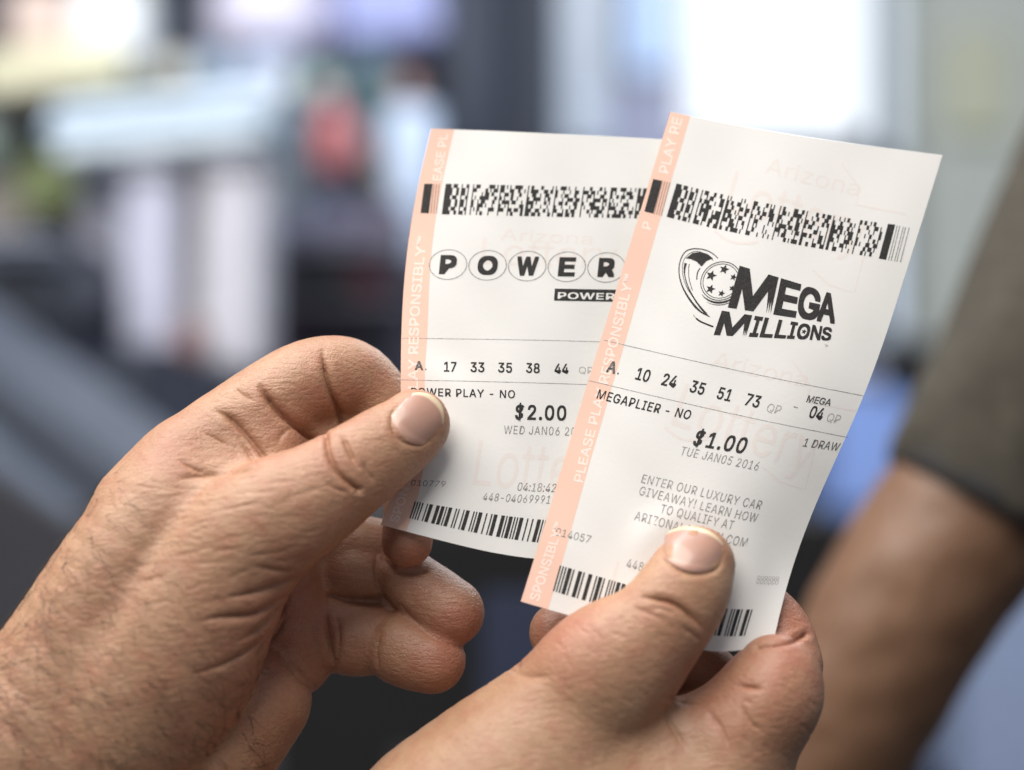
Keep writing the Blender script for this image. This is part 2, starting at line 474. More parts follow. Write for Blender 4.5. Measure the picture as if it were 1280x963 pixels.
q = TB.inv(smooth_line([lz(*p) for p in [(125, 175), (120, 240), (130, 310), (150, 370)]], 6)); P1.append(ribbon(q, .8))
q = TB.inv(smooth_line([lz(*p) for p in [(205, 205), (185, 240), (180, 290)]], 6)); P1.append(ribbon(q, 1.3))
q = TB.inv(smooth_line([lz(*p) for p in [(155, 545), (200, 590), (300, 632)]], 6)); P1.append(ribbon(q, [.5]*4+[2.0]*9))
blob = [lz(*p) for p in [(100, 135), (150, 95), (210, 88), (262, 105), (298, 135), (250, 155), (215, 195), (180, 160), (135, 140)]]
qb = TB.inv(blob); cen = qb.mean(0); P1.append(([cen]+list(qb), [(0, i+1, (i+1) % len(qb)+1) for i in range(len(qb))]))
bc = TB.inv([lz(355, 300)])[0]
for rr, ww in ((24.5, 1.0), (21.8, .8)):
    P1.append(ribbon([bc+rr*np.array([math.cos(a), math.sin(a)]) for a in np.linspace(0, 2*math.pi, 48, endpoint=False)], ww, True))
for rr, a0, a1, ww in ((27.5, .25, 2.3, 2.8), (30.5, .35, 1.9, 1.0)):
    P1.append(ribbon([bc+rr*np.array([math.cos(a), math.sin(a)]) for a in np.linspace(a0, a1, 24)], list(ww*np.sin(np.linspace(.15, 3.0, 24)))))
for x, y, r in ((380, 215, 37), (285, 260, 41), (280, 358, 36), (360, 390, 27), (437, 353, 25), (447, 272, 27)):
    P1.append(star(TB.inv([lz(x, y)])[0], r/5.818, .1))
v, f = merge(P1); TB.piece('logo', v, f, M_INK, 0.000055, label='black ball with six stars and a curved swoosh')
def word(pg, s, top, bot, xs, bold, m, lift, name='logo', shear=0.0):
    """letters one by one into slots whose height follows two sloping lines"""
    parts = []
    (tx0, ty0), (tx1, ty1) = top; (bx0, by0), (bx1, by1) = bot
    T = lambda t: np.array([tx0+(tx1-tx0)*t, ty0+(ty1-ty0)*t]); Bm = lambda t: np.array([bx0+(bx1-bx0)*t, by0+(by1-by0)*t])
    for ch, (a, b) in zip(s, xs):
        v, f = glyphs(ch, bold); v = v.copy(); v[:, :2] = (v-v.min(0))[:, :2]/(v.max(0)-v.min(0))[:2]
        c = pg.inv([T(a), T(b), Bm(b), Bm(a)]); x = v[:, :1]; y = v[:, 1:2]
        parts.append((np.column_stack([(c[3]*(1-x)+c[2]*x)*(1-y)+(c[0]*(1-x)+c[1]*x)*y, v[:, 2]]), f))
    v, f = merge(parts); return pg.piece(name, v, f, m, lift)
tm, bm_ = (lz(492, 188), lz(1200, 402)), (lz(405, 492), lz(1182, 612))
xs = [(0, .40), (.425, .635), (.635, .845), (.83, 1.0)]
word(TB, 'MEGA', tm, bm_, xs, .034, M_INK, 0.00007)
tl, bl = (lz(362, 515), lz(1168, 640)), (lz(302, 692), lz(1152, 735))
xs2 = [(0, .275), (.30, .375), (.39, .50), (.515, .615), (.625, .69), (.70, .81), (.82, .91), (.915, 1.0)]
word(TB, 'MILLIONS', tl, bl, xs2, .032, M_INK, 0.00007)
sv, sf = star(TB.inv([lz(960, 668)])[0], 3.6, .1); TB.piece('logo', sv, sf, M_INK, 0.00007)
text(TB, 'TM', (1030, 433), (1034, 434), 3, M_INK3)
def rule(pg, pts, w=1.0, m=None, dash=0):
    q = pg.inv(smooth_line(pts, 60 if dash else 12))
    if dash:
        parts = []
        for i in range(0, len(q)-1, 2): parts.append(ribbon(q[i:i+2], w))
        v, f = merge(parts)
    else: v, f = ribbon(q, w)
    return pg.piece('printed_rule', v, f, m or M_INK3, 0.00005)
rule(TB, [(755, 425.5), (861, 450), (968, 473), (1079, 495)], .7, M_INK3)
rule(TB, [(736, 476), (842, 501), (950, 525), (1060, 547)], .7, M_INK3)
T = lambda s, a, b, h, m=M_INK, bold=0.0, **k: text(TB, s, a, b, h, m, bold, **k)
T('A', (757, 465), (768.5, 467.5), 14.5, M_INK2, .03); T('.', (771, 468), (773, 468.5), 14.5, M_INK2)
for s, a, b in (('10', (793.5, 474), (810, 478)), ('24', (826, 481), (843.5, 485)), ('35', (861, 489.5), (878.5, 494)),
                ('51', (895, 498), (912, 502)), ('73', (930, 506), (947.5, 510)), ('04', (1010, 521.5), (1026.5, 525.5))):
    T(s, a, b, 15, M_INK, .018)
T('QP', (957, 514.5), (974, 518), 11, M_INK4); T('-', (990, 514), (995, 515), 13, M_INK3); T('QP', (1032, 526.5), (1048, 530), 11, M_INK4)
T('MEGA', (1007.5, 502.5), (1037.5, 507.5), 8.5, M_INK2, .02)
T('MEGAPLIER - NO', (745.5, 498), (861.5, 524.5), 11.5, M_INK, .014, spacing=1.1)
T('$1.00', (865, 556.5), (929.5, 567), 19.5, M_INK, .022, spacing=1.1)
T('TUE JAN05 2016', (849.5, 568.5), (946.5, 588.5), 11, M_INK3, spacing=1.1)
T('1 DRAW', (1003, 558), (1047, 564), 10.5, M_INK2, .004, spacing=1.05)
T('ENTER OUR LUXURY CAR', (801, 603.5), (950, 637), 10.8, M_INK3, -.006, spacing=1.1)
T('GIVEAWAY! LEARN HOW', (798, 618.5), (945, 653), 10.8, M_INK3, -.006, spacing=1.1)
T('TO QUALIFY AT', (824.5, 641.2), (915, 662.5), 10.8, M_INK3, -.006, spacing=1.1)
T('ARIZONALOTTERY.COM', (792.5, 650), (932, 684), 10.8, M_INK3, -.006, spacing=1.1)
T('014057', (693.5, 669), (737, 679.5), 9.5, M_INK3, -.006)
T('448-04069991', (782.5, 709), (868, 731), 10.5, M_INK3, spacing=1.1)
T('000000', (945, 730), (972, 731), 6, M_INK4); T('000000', (946, 724), (973, 725), 4, M_INK4)
TB.quads('barcode', bars(TB, (700, 707), (941, 762), (931, 795), (691, 739), itf(5, 16)), M_INK, 0.000055)

# --- print of ticket A
margin(TA, [(539, 161), (513, 285), (502, 410), (501, 482), (496, 590), (476, 656)],
       [(568, 162), (543, 285), (534.5, 410), (531, 482), (526, 605), (508, 664)])
up_text(TA, 'SPONSIBLY™', (497, 654), (521, 540), 12)
up_text(TA, 'PLAY RESPONSIBLY™', (522, 500), (534, 296), 12)
up_text(TA, 'EASE PL', (551.5, 226), (560, 168), 11)
TA.quads('stacked_code', bars(TA, (530.5, 230), (541, 230), (536, 267), (525.7, 266.5), [1]), M_INK, 0.000055)
TA.quads('stacked_code', bars(TA, (542, 230), (550, 230), (546, 267), (538, 267), [1, 1.2, 1, 1.2, 1]), M_BROWN, 0.000055)
TA.quads('stacked_code', stacked_code(TA, (557, 230), (832, 236.5), (826, 274), (552, 268), 8, 8, 23), M_INK, 0.000055)
text(TA, 'Arizona', (625, 300), (740, 306), 18, M_WM, 0, 0.000018, 'watermark')
text(TA, 'Lottery', (590, 606), (760, 618), 62, M_WM, -.01, 0.000018, 'watermark')
text(TA, 'Lottery', (600, 330), (770, 336), 42, M_WM, -.012, 0.000018, 'watermark')
for k, ch in enumerate('POWERB'):
    cx, cy = 560+49.5*k, 331+.9*k; c = TA.inv([(cx, cy)])[0]
    rings = [ribbon([c+23.6*np.array([math.cos(a), math.sin(a)]) for a in np.linspace(0, 2*math.pi, 60, endpoint=False)], 1.1, True)]
    v, f = rings[0]; TA.piece('logo', v, f, M_INK3, 0.000055)
    hw = 13.5 if ch == 'W' else (12.5 if ch == 'O' else 10.5)
    text_quad(TA, ch, [(cx-hw+1.5, cy-12), (cx+hw+1.5, cy-12+.3), (cx+hw-1, cy+12.3), (cx-hw-1, cy+12)], M_INK, .045)
TA.quads('logo', [TA.inv([(693.5, 361), (832, 363.5), (830, 378.5), (692.5, 376)])], M_INK, 0.000055, sub=6)
text(TA, 'POWER PLAY', (697, 373.5), (826, 376), 10, M_PAPER, .02, 0.00007, spacing=1.05)
rule(TA, [(503, 423), (618, 424.5), (735, 427), (840, 431)], .7); rule(TA, [(501.5, 475), (618, 477.5), (735, 481), (838, 486)], .7)
T = lambda s, a, b, h, m=M_INK, bold=0.0, **k: text(TA, s, a, b, h, m, bold, **k)
T('A', (518.5, 462.5), (529, 462.8), 14, M_INK2, .03); T('.', (531.5, 462.8), (533, 462.8), 14, M_INK2)
for s, a, b in (('17', (555, 464.5), (570.5, 464.8)), ('33', (588, 465), (605.5, 465.4)), ('35', (622.5, 465.5), (640, 466)),
                ('38', (657.5, 466), (674.5, 466.5)), ('44', (693, 466.8), (710.5, 467.2)), ('17', (775, 469), (792, 469.3))):
    T(s, a, b, 15.5, M_INK, .018)
T('QP', (723.5, 467), (741, 467.5), 11, M_INK4)
T('POWER PLAY - NO', (514, 494.5), (643.5, 498), 11.5, M_INK, .014, spacing=1.1)
T('$2.00', (643.5, 524.3), (707.5, 525.5), 20, M_INK, .022, spacing=1.1)
T('WED JAN06 2016', (629.5, 542.5), (735, 545.5), 11.5, M_INK3, spacing=1.1)
T('010779', (513, 607), (556, 609), 9, M_INK3, -.004)
T('04:18:42', (646, 613.5), (694, 615.5), 11, M_INK3, -.006)
T('448-040699918', (603, 625.5), (694, 630), 10.5, M_INK3, -.006, spacing=1.1)
TA.quads('barcode', bars(TA, (518.5, 627), (760, 655), (752, 684), (511.5, 648), itf(9, 16)), M_INK, 0.000055, sub=1)

# ------------------------------------------------------------------ hands
VOX = 0.00085
CAPY = 740
def grow(chains, vox=VOX):
    """chains: (joints [(x,y,z,r)..], blend, flat) -> smooth closed surface of the whole hand"""
    segs = []
    for joints, k, flat in chains:
        J = np.array(joints, float); n = len(J)
        if vox < .003: J[:, 2] += TILT*(np.minimum(J[:, 1], CAPY)-450)
        if n > 2: Jf = nat_basis(np.arange(n))(np.linspace(0, n-1, (n-1)*5+1)) @ J
        else: Jf = J
        c = W(Jf[:, 0], Jf[:, 1], Jf[:, 2]); r = Jf[:, 3]*S*(D-Jf[:, 2]*S)/D
        segs.append((c, r, k*S, flat))
    mar = 0.006
    lo = np.min([(c-r[:, None]).min(0) for c, r, _, _ in segs], 0)-mar-vox
    hi = np.max([(c+r[:, None]).max(0) for c, r, _, _ in segs], 0)+mar+vox
    n = np.ceil((hi-lo)/vox).astype(int)+1
    G = np.full(n, 0.02, np.float32)
    for c, r, k, flat in segs:
        a = np.maximum(((c-r[:, None]).min(0)-mar-lo)/vox, 0).astype(int); b = np.minimum(np.ceil(((c+r[:, None]).max(0)+mar-lo)/vox).astype(int)+1, n)
        ax = [(lo[i]+np.arange(a[i], b[i])*vox).astype(np.float32) for i in range(3)]
        loc = np.full([len(q) for q in ax], 0.02, np.float32)
        for i in range(len(c)-1):
            p0, p1, r0, r1 = c[i], c[i+1], r[i], r[i+1]
            rm = max(r0, r1)+mar
            s0 = [max(0, int((min(p0[j], p1[j])-rm-ax[j][0])/vox)) for j in range(3)]
            s1 = [min(len(ax[j]), int((max(p0[j], p1[j])+rm-ax[j][0])/vox)+2) for j in range(3)]
            X, Y, Z = np.meshgrid(ax[0][s0[0]:s1[0]], ax[1][s0[1]:s1[1]], ax[2][s0[2]:s1[2]], indexing='ij', sparse=True)
            ba = p1-p0; L = ba@ba+1e-12
            t = np.clip(((X-p0[0])*ba[0]+(Y-p0[1])*ba[1]+(Z-p0[2])*ba[2])/L, 0, 1)
            vx = X-p0[0]-t*ba[0]; vy = (Y-p0[1]-t*ba[1])/flat; vz = Z-p0[2]-t*ba[2]
            dd = np.sqrt(vx*vx+vy*vy+vz*vz)-(r0+t*(r1-r0))
            sl = tuple(slice(s0[j], s1[j]) for j in range(3)); loc[sl] = np.minimum(loc[sl], dd)
        sl = tuple(slice(a[j], b[j]) for j in range(3)); g = G[sl]
        h = np.maximum(k-np.abs(g-loc), 0)/k
        G[sl] = np.minimum(g, loc)-h*h*k*0.25
    # surface nets
    sgn = G < 0
    c8 = [sgn[i:n[0]-1+i, j:n[1]-1+j, k:n[2]-1+k] for i in (0, 1) for j in (0, 1) for k in (0, 1)]
    cnt = sum(x.astype(np.uint8) for x in c8); act = (cnt > 0) & (cnt < 8)
    idx = np.full(act.shape, -1, np.int64); ijk = np.argwhere(act); idx[act] = np.arange(len(ijk))
    acc = np.zeros((len(ijk), 3)); num = np.zeros(len(ijk))
    cor = [np.array(o) for o in np.ndindex(2, 2, 2)]
    val = [G[tuple((ijk+o).T)] for o in cor]
    for a in range(8):
        for b in range(a+1, 8):
            if np.abs(cor[a]-cor[b]).sum() != 1: continue
            va, vb = val[a], val[b]; m = (va < 0) != (vb < 0)
            t = np.where(m, va/np.where(m, va-vb, 1), 0)[:, None]
            acc += m[:, None]*(cor[a]+t*(cor[b]-cor[a])); num += m
    V = lo+(ijk+acc/num[:, None])*vox
    F = []
    for ax_ in range(3):
        d = [0, 0, 0]; d[ax_] = 1; o = [i for i in range(3) if i != ax_]
        A = sgn; s1 = tuple(slice(0, n[i]-d[i]) for i in range(3)); s2 = tuple(slice(d[i], n[i]) for i in range(3))
        e = np.argwhere(A[s1] != A[s2]); e = e[(e[:, o[0]] > 0) & (e[:, o[1]] > 0)]
        e = e[(e[:, o[0]] < n[o[0]]-1) & (e[:, o[1]] < n[o[1]]-1)]
        u = np.zeros(3, int); u[o[0]] = 1; w = np.zeros(3, int); w[o[1]] = 1
        q = [idx[tuple((e-s).T)] for s in (np.zeros(3, int), u, u+w, w)]
        q = np.stack(q, 1); ins = A[tuple(e.T)]
        flip = ins if ax_ != 1 else ~ins
        q[flip] = q[flip][:, ::-1]; F.append(q)
    return V, np.concatenate(F)

def relax(V, E, it, f=0.5):
    deg = np.bincount(E.ravel(), minlength=len(V))[:, None]
    for _ in range(it):
        s = np.zeros_like(V)
        for k in range(3):
            s[:, k] = np.bincount(E[:, 0], V[E[:, 1], k], len(V))+np.bincount(E[:, 1], V[E[:, 0], k], len(V))
        V = V+f*(s/deg-V)
    return V

def make_hand(chains, strokes, flush, mskin, label, base, cat='hand', lumps=0.00035, vox=VOX, group=None, name='hand', lines=0.0):
    V, F = grow(chains, vox)
    def edges(F):
        e = np.concatenate([F[:, [0, 1]], F[:, [1, 2]], F[:, [2, 3]], F[:, [3, 0]]]); e.sort(axis=1)
        key = e[:, 0]*(F.max()+1)+e[:, 1]; _, ix, inv = np.unique(key, return_index=True, return_inverse=True)
        return e[ix], inv.reshape(4, -1).T
    E, FE = edges(F); V = relax(V, E, 3)
    nV, nE = len(V), len(E)                              # every face into four, then relaxed again
    V = np.concatenate([V, V[E].mean(1), V[F].mean(1)]); fc = nV+nE+np.arange(len(F)); e = nV+FE
    F = np.concatenate([np.stack([F[:, i], e[:, i], fc, e[:, (i+3) % 4]], 1) for i in range(4)])
    E, _ = edges(F); V = relax(V, E, 4)
    em = bpy.data.meshes.new('tmp'); em.from_pydata(V.tolist(), [], F.tolist()); em.update()
    me = em; N = len(me.vertices)
    V = np.zeros(N*3); me.vertices.foreach_get('co', V); V = V.reshape(-1, 3)
    def normals():
        me.vertices.foreach_set('co', V.ravel()); me.update()
        nr = np.zeros(N*3); me.vertices.foreach_get('normal', nr); return nr.reshape(-1, 3)
    nr = normals()
    if nr[np.argmin(V[:, 1]), 1] > 0: me.flip_normals(); nr = normals()
    lum = np.array([noise.noise(Vector(v)*60)+.3*noise.noise(Vector(v)*170) for v in V.tolist()])
    px = to_px(V); face = nr[:, 1] < 0.25
    ca, sa = math.cos(lines), math.sin(lines)            # shallow lines running across the skin
    U = (V[:, 0]*ca-V[:, 2]*sa)*260; T_ = (V[:, 0]*sa+V[:, 2]*ca)*850
    fine = np.array([noise.noise(Vector(q)) for q in np.stack([U, T_, V[:, 1]*260], 1).tolist()])
    disp = lum*lumps+(0.00004 if vox < .003 else 0)*(np.abs(fine)*-2.2+.4)
    for st in strokes:
        pts, w, dep = st[0], st[1], st[2]; zmin = st[3] if len(st) > 3 else -60; taper = st[4] if len(st) > 4 else 1; zmax = st[5] if len(st) > 5 else 999
        P = smooth_line(pts, 5) if len(pts) > 2 else np.array(pts, float)
        sel = np.where(face & (px[:, 0] > P[:, 0].min()-4*w) & (px[:, 0] < P[:, 0].max()+4*w) & (px[:, 1] > P[:, 1].min()-4*w)
                       & (px[:, 1] < P[:, 1].max()+4*w) & ((D-V[:, 1])/S-TILT*(np.minimum(px[:, 1], CAPY)-450) > zmin) & ((D-V[:, 1])/S-TILT*(np.minimum(px[:, 1], CAPY)-450) < zmax))[0]
        if not len(sel): continue
        Q = px[sel]; best = np.full(len(sel), 1e9); bt = np.zeros(len(sel)); L = len(P)-1
        for i in range(L):
            ba = P[i+1]-P[i]; t = np.clip(((Q-P[i])@ba)/(ba@ba+1e-9), 0, 1)
            dd = np.linalg.norm(Q-P[i]-t[:, None]*ba, axis=1); m = dd < best
            best[m] = dd[m]; bt[m] = (i+t[m])/L
        tp = np.clip((bt if taper == 2 else np.minimum(bt, 1-bt))*3.2+.05, 0, 1)**1.3 if taper else 1.0
        disp[sel] += -dep*S*tp*(.60*np.exp(-(best/max(.55*w, 1.8))**2)+.30*np.exp(-(best/(1.5*w))**2)-.07*np.exp(-((best-2.4*w)/(1.3*w))**2))
    V = V+nr*disp[:, None]
    nr = normals(); px = to_px(V)
    fl = np.zeros(N)
    for x, y, r, a in flush: fl += a*np.exp(-(((px[:, 0]-x)**2+(px[:, 1]-y)**2)/r**2))
    at = me.attributes.new('flush', 'FLOAT', 'POINT'); at.data.foreach_set('value', np.clip(fl, 0, 1).astype(np.float32))
    me.polygons.foreach_set('use_smooth', [True]*len(me.polygons))
    me.name = name; me.materials.clear(); me.materials.append(mskin)
    bvh = BVHTree.FromPolygons(V.tolist(), [tuple(p.vertices) for p in me.polygons])
    bs = np.array(W(*base)); me.vertices.foreach_set('co', (V-bs).ravel()); me.update()
    o = bpy.data.objects.new(name, me); COL.objects.link(o); o.location = bs
    tag(o, label, cat, group)
    return o, bvh, V, nr, px

def nail(o, bvh, c, ang, wid, lng, m, lift=0.00035, curve=.22, taper=.12, label=None):
    """plate of the nail: laid on the finger end, rounded at both ends"""
    ax = np.array([math.cos(ang), math.sin(ang)]); ac = np.array([-ax[1], ax[0]])
    n1, n2 = 26, 26; P = []; H = []; UV = []
    for j in range(n2+1):
        b = j/n2
        for i in range(n1+1):
            a = -1+2*i/n1
            hw = wid/2*(1-taper*(1-b))*(1.0-0.10*max(0, b-.8)/.2)
            ln0 = -lng/2+lng*curve*(a*a)*.85; ln1 = lng/2-lng*curve*(abs(a)**2.4)*1.15
            p = np.array(c)+ac*a*hw+ax*(ln0+(ln1-ln0)*b); P.append(p); UV.append((a, b))
    P = np.array(P); UV = np.array(UV)
    cam = Vector(CAM)
    for p in P:
        far = Vector(W(p[0], p[1], 0)); dr = (far-cam).normalized()
        h = bvh.ray_cast(cam, dr); H.append(h[0][1] if h[0] is not None else np.nan)
    H = np.array(H); a, b = UV.T
    rp = (P-c); x = rp@ac/(wid/2); y = rp@ax/(lng/2)
    Amat = np.stack([np.ones_like(x), x, y, x*x, x*y, y*y, x**4], 1)
    ok = ~np.isnan(H) & (np.abs(x) < .93) & (y < .85)
    co = np.linalg.lstsq(Amat[ok], H[ok], rcond=None)[0]
    dep = Amat@co
    edge = np.maximum(np.abs(a)**6*0.9, np.clip((.12-b)/.12, 0, 1)*.8)
    dep = dep-lift*(1-1.3*edge)
    V = np.array([list(W(p[0], p[1], (D-dd)/S)) for p, dd in zip(P, dep)])
    V2 = V+np.array([0, 0.0005, 0])
    F = []; K = n1+1; N = len(V)
    for j in range(n2):
        for i in range(n1):
            k = j*K+i; F.append((k, k+1, k+K+1, k+K)); F.append((N+k, N+k+K, N+k+K+1, N+k+1))
    ring = list(range(K))+[j*K+n1 for j in range(1, n2+1)]+[n2*K+i for i in range(n1-1, -1, -1)]+[j*K for j in range(n2-1, 0, -1)]
    for p, q in zip(ring, ring[1:]+ring[:1]): F.append((p, N+p, N+q, q))
    no = mesh_obj('nail', np.concatenate([V, V2]), F, m, o, smooth=True)
    at = no.data.attributes.new('along', 'FLOAT', 'POINT'); at.data.foreach_set('value', np.tile(b, 2).astype(np.float32))
    if label: no['label'] = label
    return no

def nail_groove(c, ang, wid, lng, curve=.22, taper=.12):
    ax = np.array([math.cos(ang), math.sin(ang)]); ac = np.array([-ax[1], ax[0]]); pts = []
    c = np.array(c)
    for a, b in [(1, .8), (1, .5), (1, .2), (.9, .02), (.5, -.03), (0, -.04), (-.5, -.03), (-.9, .02), (-1, .2), (-1, .5), (-1, .8)]:
        hw = wid/2*(1-taper*(1-b))+1.0; ln0 = -lng/2+lng*curve*(a*a)*.85; ln1 = lng/2-lng*curve*(abs(a)**2.4)*1.15
        pts.append(tuple(c+ac*a*hw+ax*(ln0+(ln1-ln0)*b)))
    return (pts, 3.0, 3.4, 0)

SK1 = skin_mat('skin_left', (0.35, 0.193, 0.111), (0.355, 0.147, 0.092), (0.425, 0.25, 0.153), line_angle=.25)
SK2 = skin_mat('skin_right', (0.37, 0.208, 0.121), (0.37, 0.158, 0.10), (0.445, 0.268, 0.164), line_angle=-.6, bump=.8)
NB = nail_mat('nail_plate', (0.37, 0.215, 0.165), (0.60, 0.49, 0.33))

LN = ((523, 523), math.radians(-47), 62, 66)
left = [
    ([(-240, 1290, -10, 172), (-110, 1120, -5, 165), (60, 900, 0, 120), (130, 770, 5, 95), (190, 660, 0, 78), (228, 588, -10, 60)], 30, 1.0),
    ([(519, 530, 26, 44), (503, 545, 30, 48), (480, 561, 37, 53), (440, 588, 48, 58), (385, 625, 50, 68), (330, 658, 48, 80), (282, 706, 42, 89), (235, 780, 34, 106), (160, 880, 20, 125), (40, 1010, 5, 135)], 14, .82),
    ([(316, 874, -58, 73), (240, 950, -40, 95), (110, 1080, -20, 120)], 10, 1.0),
    ([(185, 640, -15, 68), (232, 585, -18, 60), (300, 533, -22, 57), (365, 490, -28, 56), (418, 472, -40, 52), (463, 492, -62, 46), (505, 560, -72, 40), (514, 620, -62, 36), (509, 678, -42, 32)], 16, 1.0),
    ([(235, 640, 0, 70), (300, 590, 0, 42), (345, 560, -8, 38)], 26, 1.0),
    ([(300, 660, -80, 60), (400, 706, -110, 38), (432, 714, -102, 36), (464, 718, -98, 33)], 4, 1.0),
    ([(508, 720, -86, 36), (535, 744, -76, 41), (563, 766, -66, 43)], 2.5, 1.0),
    ([(300, 780, -90, 60), (410, 788, -105, 52), (440, 796, -97, 49), (460, 799, -92, 46)], 4, 1.0),
    ([(500, 811, -72, 45), (520, 818, -66, 46), (539, 824, -60, 44)], 2.5, 1.0),
    ([(390, 725, -120, 50), (450, 750, -125, 44), (492, 768, -118, 37)], 6, 1.0),
    ([(320, 565, -35, 46), (400, 550, -60, 42), (455, 548, -80, 38)], 12, 1.0),
    ([(345, 700, -100, 62), (358, 780, -102, 62), (366, 822, -98, 50)], 3, 1.0),
    ([(370, 692, -112, 44), (430, 684, -118, 42), (490, 690, -120, 36)], 3, 1.0),
]
def s5(x, y): return (x/1.71, 400+y/1.71)
def c2(x, y): return (150+x/4.013, 420+y/4.013)
def c3(x, y): return (200+x/3.704, 600+y/3.704)
def c1(x, y): return (x/2.981, 640+y/2.981)
ls = [nail_groove(*LN),
    # thumb knuckle
    ([c2(1030, 500), c2(1050, 600), c2(1110, 700), c2(1200, 775)], 3.2, 9, 0, 0), ([c2(1110, 480), c2(1145, 570), c2(1204, 680)], 2.8, 6.5, 0),
    ([(452, 575), (461, 592), (470, 604)], 2.4, 2.5, 0), ([(404, 600), (420, 612), (440, 616)], 2.4, 1.8, 0), 
    # fold over the thumb root
    ([c2(260, 730), c2(400, 700), c2(520, 685), c2(640, 668), c2(750, 640)], 4.5, 6, -30), ([c2(290, 620), c2(370, 665), c2(450, 692)], 3.2, 4.0, -30),
    # web folds
    ([c2(460, 370), c2(540, 405), c2(620, 480), c2(690, 560), c2(750, 630)], 4.6, 9, -70, 2, 40), ([c2(340, 480), c2(450, 510), c2(540, 560), c2(615, 665)], 3.5, 4, -70, 2, 40),
    ([c2(610, 540), c2(655, 600), c2(690, 650)], 3, 2.5, -70), ([c2(560, 470), c2(630, 560), c2(665, 640)], 3, 2.0, -70),
    ([c2(690, 240), c2(740, 310), c2(810, 390), c2(890, 450), c2(985, 530)], 5, 14, -90, 2, 40), ([c2(550, 240), c2(620, 300), c2(680, 330)], 4, 2.5, -70),
    ([c2(1015, 60), c2(1035, 180), c2(1070, 300), c2(1125, 440)], 4.4, 11, -90, 2, 40), ([c2(780, 560), c2(830, 480), c2(900, 460)], 4, 2.5, -90),
    ([(500, 758), (528, 786), (558, 804), (590, 812)], 4, 2.5, -300, 0), ([(482, 702), (498, 716), (532, 714)], 3.5, 5, -300, 0), ([(412, 744), (440, 750), (474, 752)], 3.6, 7, -300, 0),
    # fan of folds on the heel of the thumb
    ([c3(420, 400), c3(500, 415), c3(580, 425), c3(640, 410)], 3.6, 3.5, -60), ([c3(290, 550), c3(400, 530), c3(500, 505), c3(600, 470), c3(660, 430)], 4.2, 6.5, -60),
    ([c3(170, 665), c3(280, 638), c3(400, 630), c3(490, 600), c3(560, 560), c3(620, 520)], 4.2, 7.0, -60),
    ([c3(340, 760), c3(430, 715), c3(500, 660), c3(560, 600), c3(610, 560)], 4.2, 5.5, -60), ([c3(120, 910), c3(260, 870), c3(370, 820), c3(450, 760), c3(520, 690)], 4.6, 5.0, -60),
    ([c3(420, 850), c3(490, 770), c3(550, 690), c3(590, 620)], 3.5, 3.5, -60), ([c3(560, 800), c3(600, 850), c3(650, 920), c3(700, 963)], 3.5, 6, -200),
    # palm and finger creases
    ([c3(770, 560), c3(775, 680), c3(790, 800), c3(820, 890)], 4, 7, -200), ([(472, 690), (470, 720), (478, 745)], 3.5, 4, -200), ([(478, 788), (470, 815), (474, 842)], 3.5, 4, -200),
    ([(419, 760), (424, 800), (420, 832)], 3, 3, -200),
]
r_ = random.Random(3)
for k in range(46):       # fine lines running across the thumb root, as they lie in the skin
    x = r_.uniform(180, 400); y = r_.uniform(600, 705) if x > 300 else r_.uniform(600, 770)
    a = math.radians(r_.uniform(-14, 8)-(x-180)*.04+(y-650)*(-.10)); L = r_.uniform(22, 60)
    ls.append(([(x-L/2*math.cos(a), y-L/2*math.sin(a)), (x, y+r_.uniform(-2, 2)), (x+L/2*math.cos(a), y+L/2*math.sin(a))], r_.uniform(1.8, 2.4), r_.uniform(.5, .9), -20))
lf = [(545, 510, 45, .35), (430, 580, 50, .35), (330, 540, 60, .35), (575, 770, 45, .7), (550, 828, 45, .7), (400, 760, 90, .6), (215, 560, 45, .4), (510, 690, 40, .7), (300, 840, 90, .35), (420, 480, 60, .25)]
CAPY = 655
HL, bvL, VL, NL, PL = make_hand(left, ls, lf, SK1, 'left hand with a hairy wrist, thumb pressed on the left lottery ticket', (60, 1000, 0), lines=.12)
nail(HL, bvL, *LN, NB, label='worn thumb nail with a yellowish free edge')

RN = ((867, 687), math.radians(-77), 79, 57)
right = [
    ([(400, 1330, 28, 180), (470, 1220, 22, 172), (560, 1090, 15, 160), (650, 990, 12, 135), (715, 900, 22, 98), (748, 853, 32, 89), (780, 822, 42, 79), (803, 803, 46, 70), (829, 775, 48, 63), (853, 742, 44, 59), (866, 715, 38, 52), (871, 706, 36, 49)], 12, .82),
    ([(640, 1060, -10, 150), (780, 1010, -10, 120), (880, 985, -5, 98), (925, 925, 8, 76), (958, 878, 14, 68), (971, 850, 12, 57)], 22, 1.0),
    ([(985, 832, -38, 44), (976, 794, -56, 41), (950, 762, -66, 38), (900, 740, -66, 36), (830, 735, -60, 34)], 3.5, 1.0),
    ([(745, 960, 10, 80), (800, 932, 10, 56), (860, 928, 8, 56), (915, 918, 8, 56)], 22, 1.0),
    ([(800, 1000, -60, 90), (880, 900, -85, 58), (875, 845, -92, 46), (800, 800, -80, 42), (740, 790, -66, 40), (700, 792, -60, 39)], 5, 1.0),
]
def d6(x, y): return (480+x/2.207, 640+y/2.207)
def d5(x, y): return (780+x/3.85, 580+y/3.85)
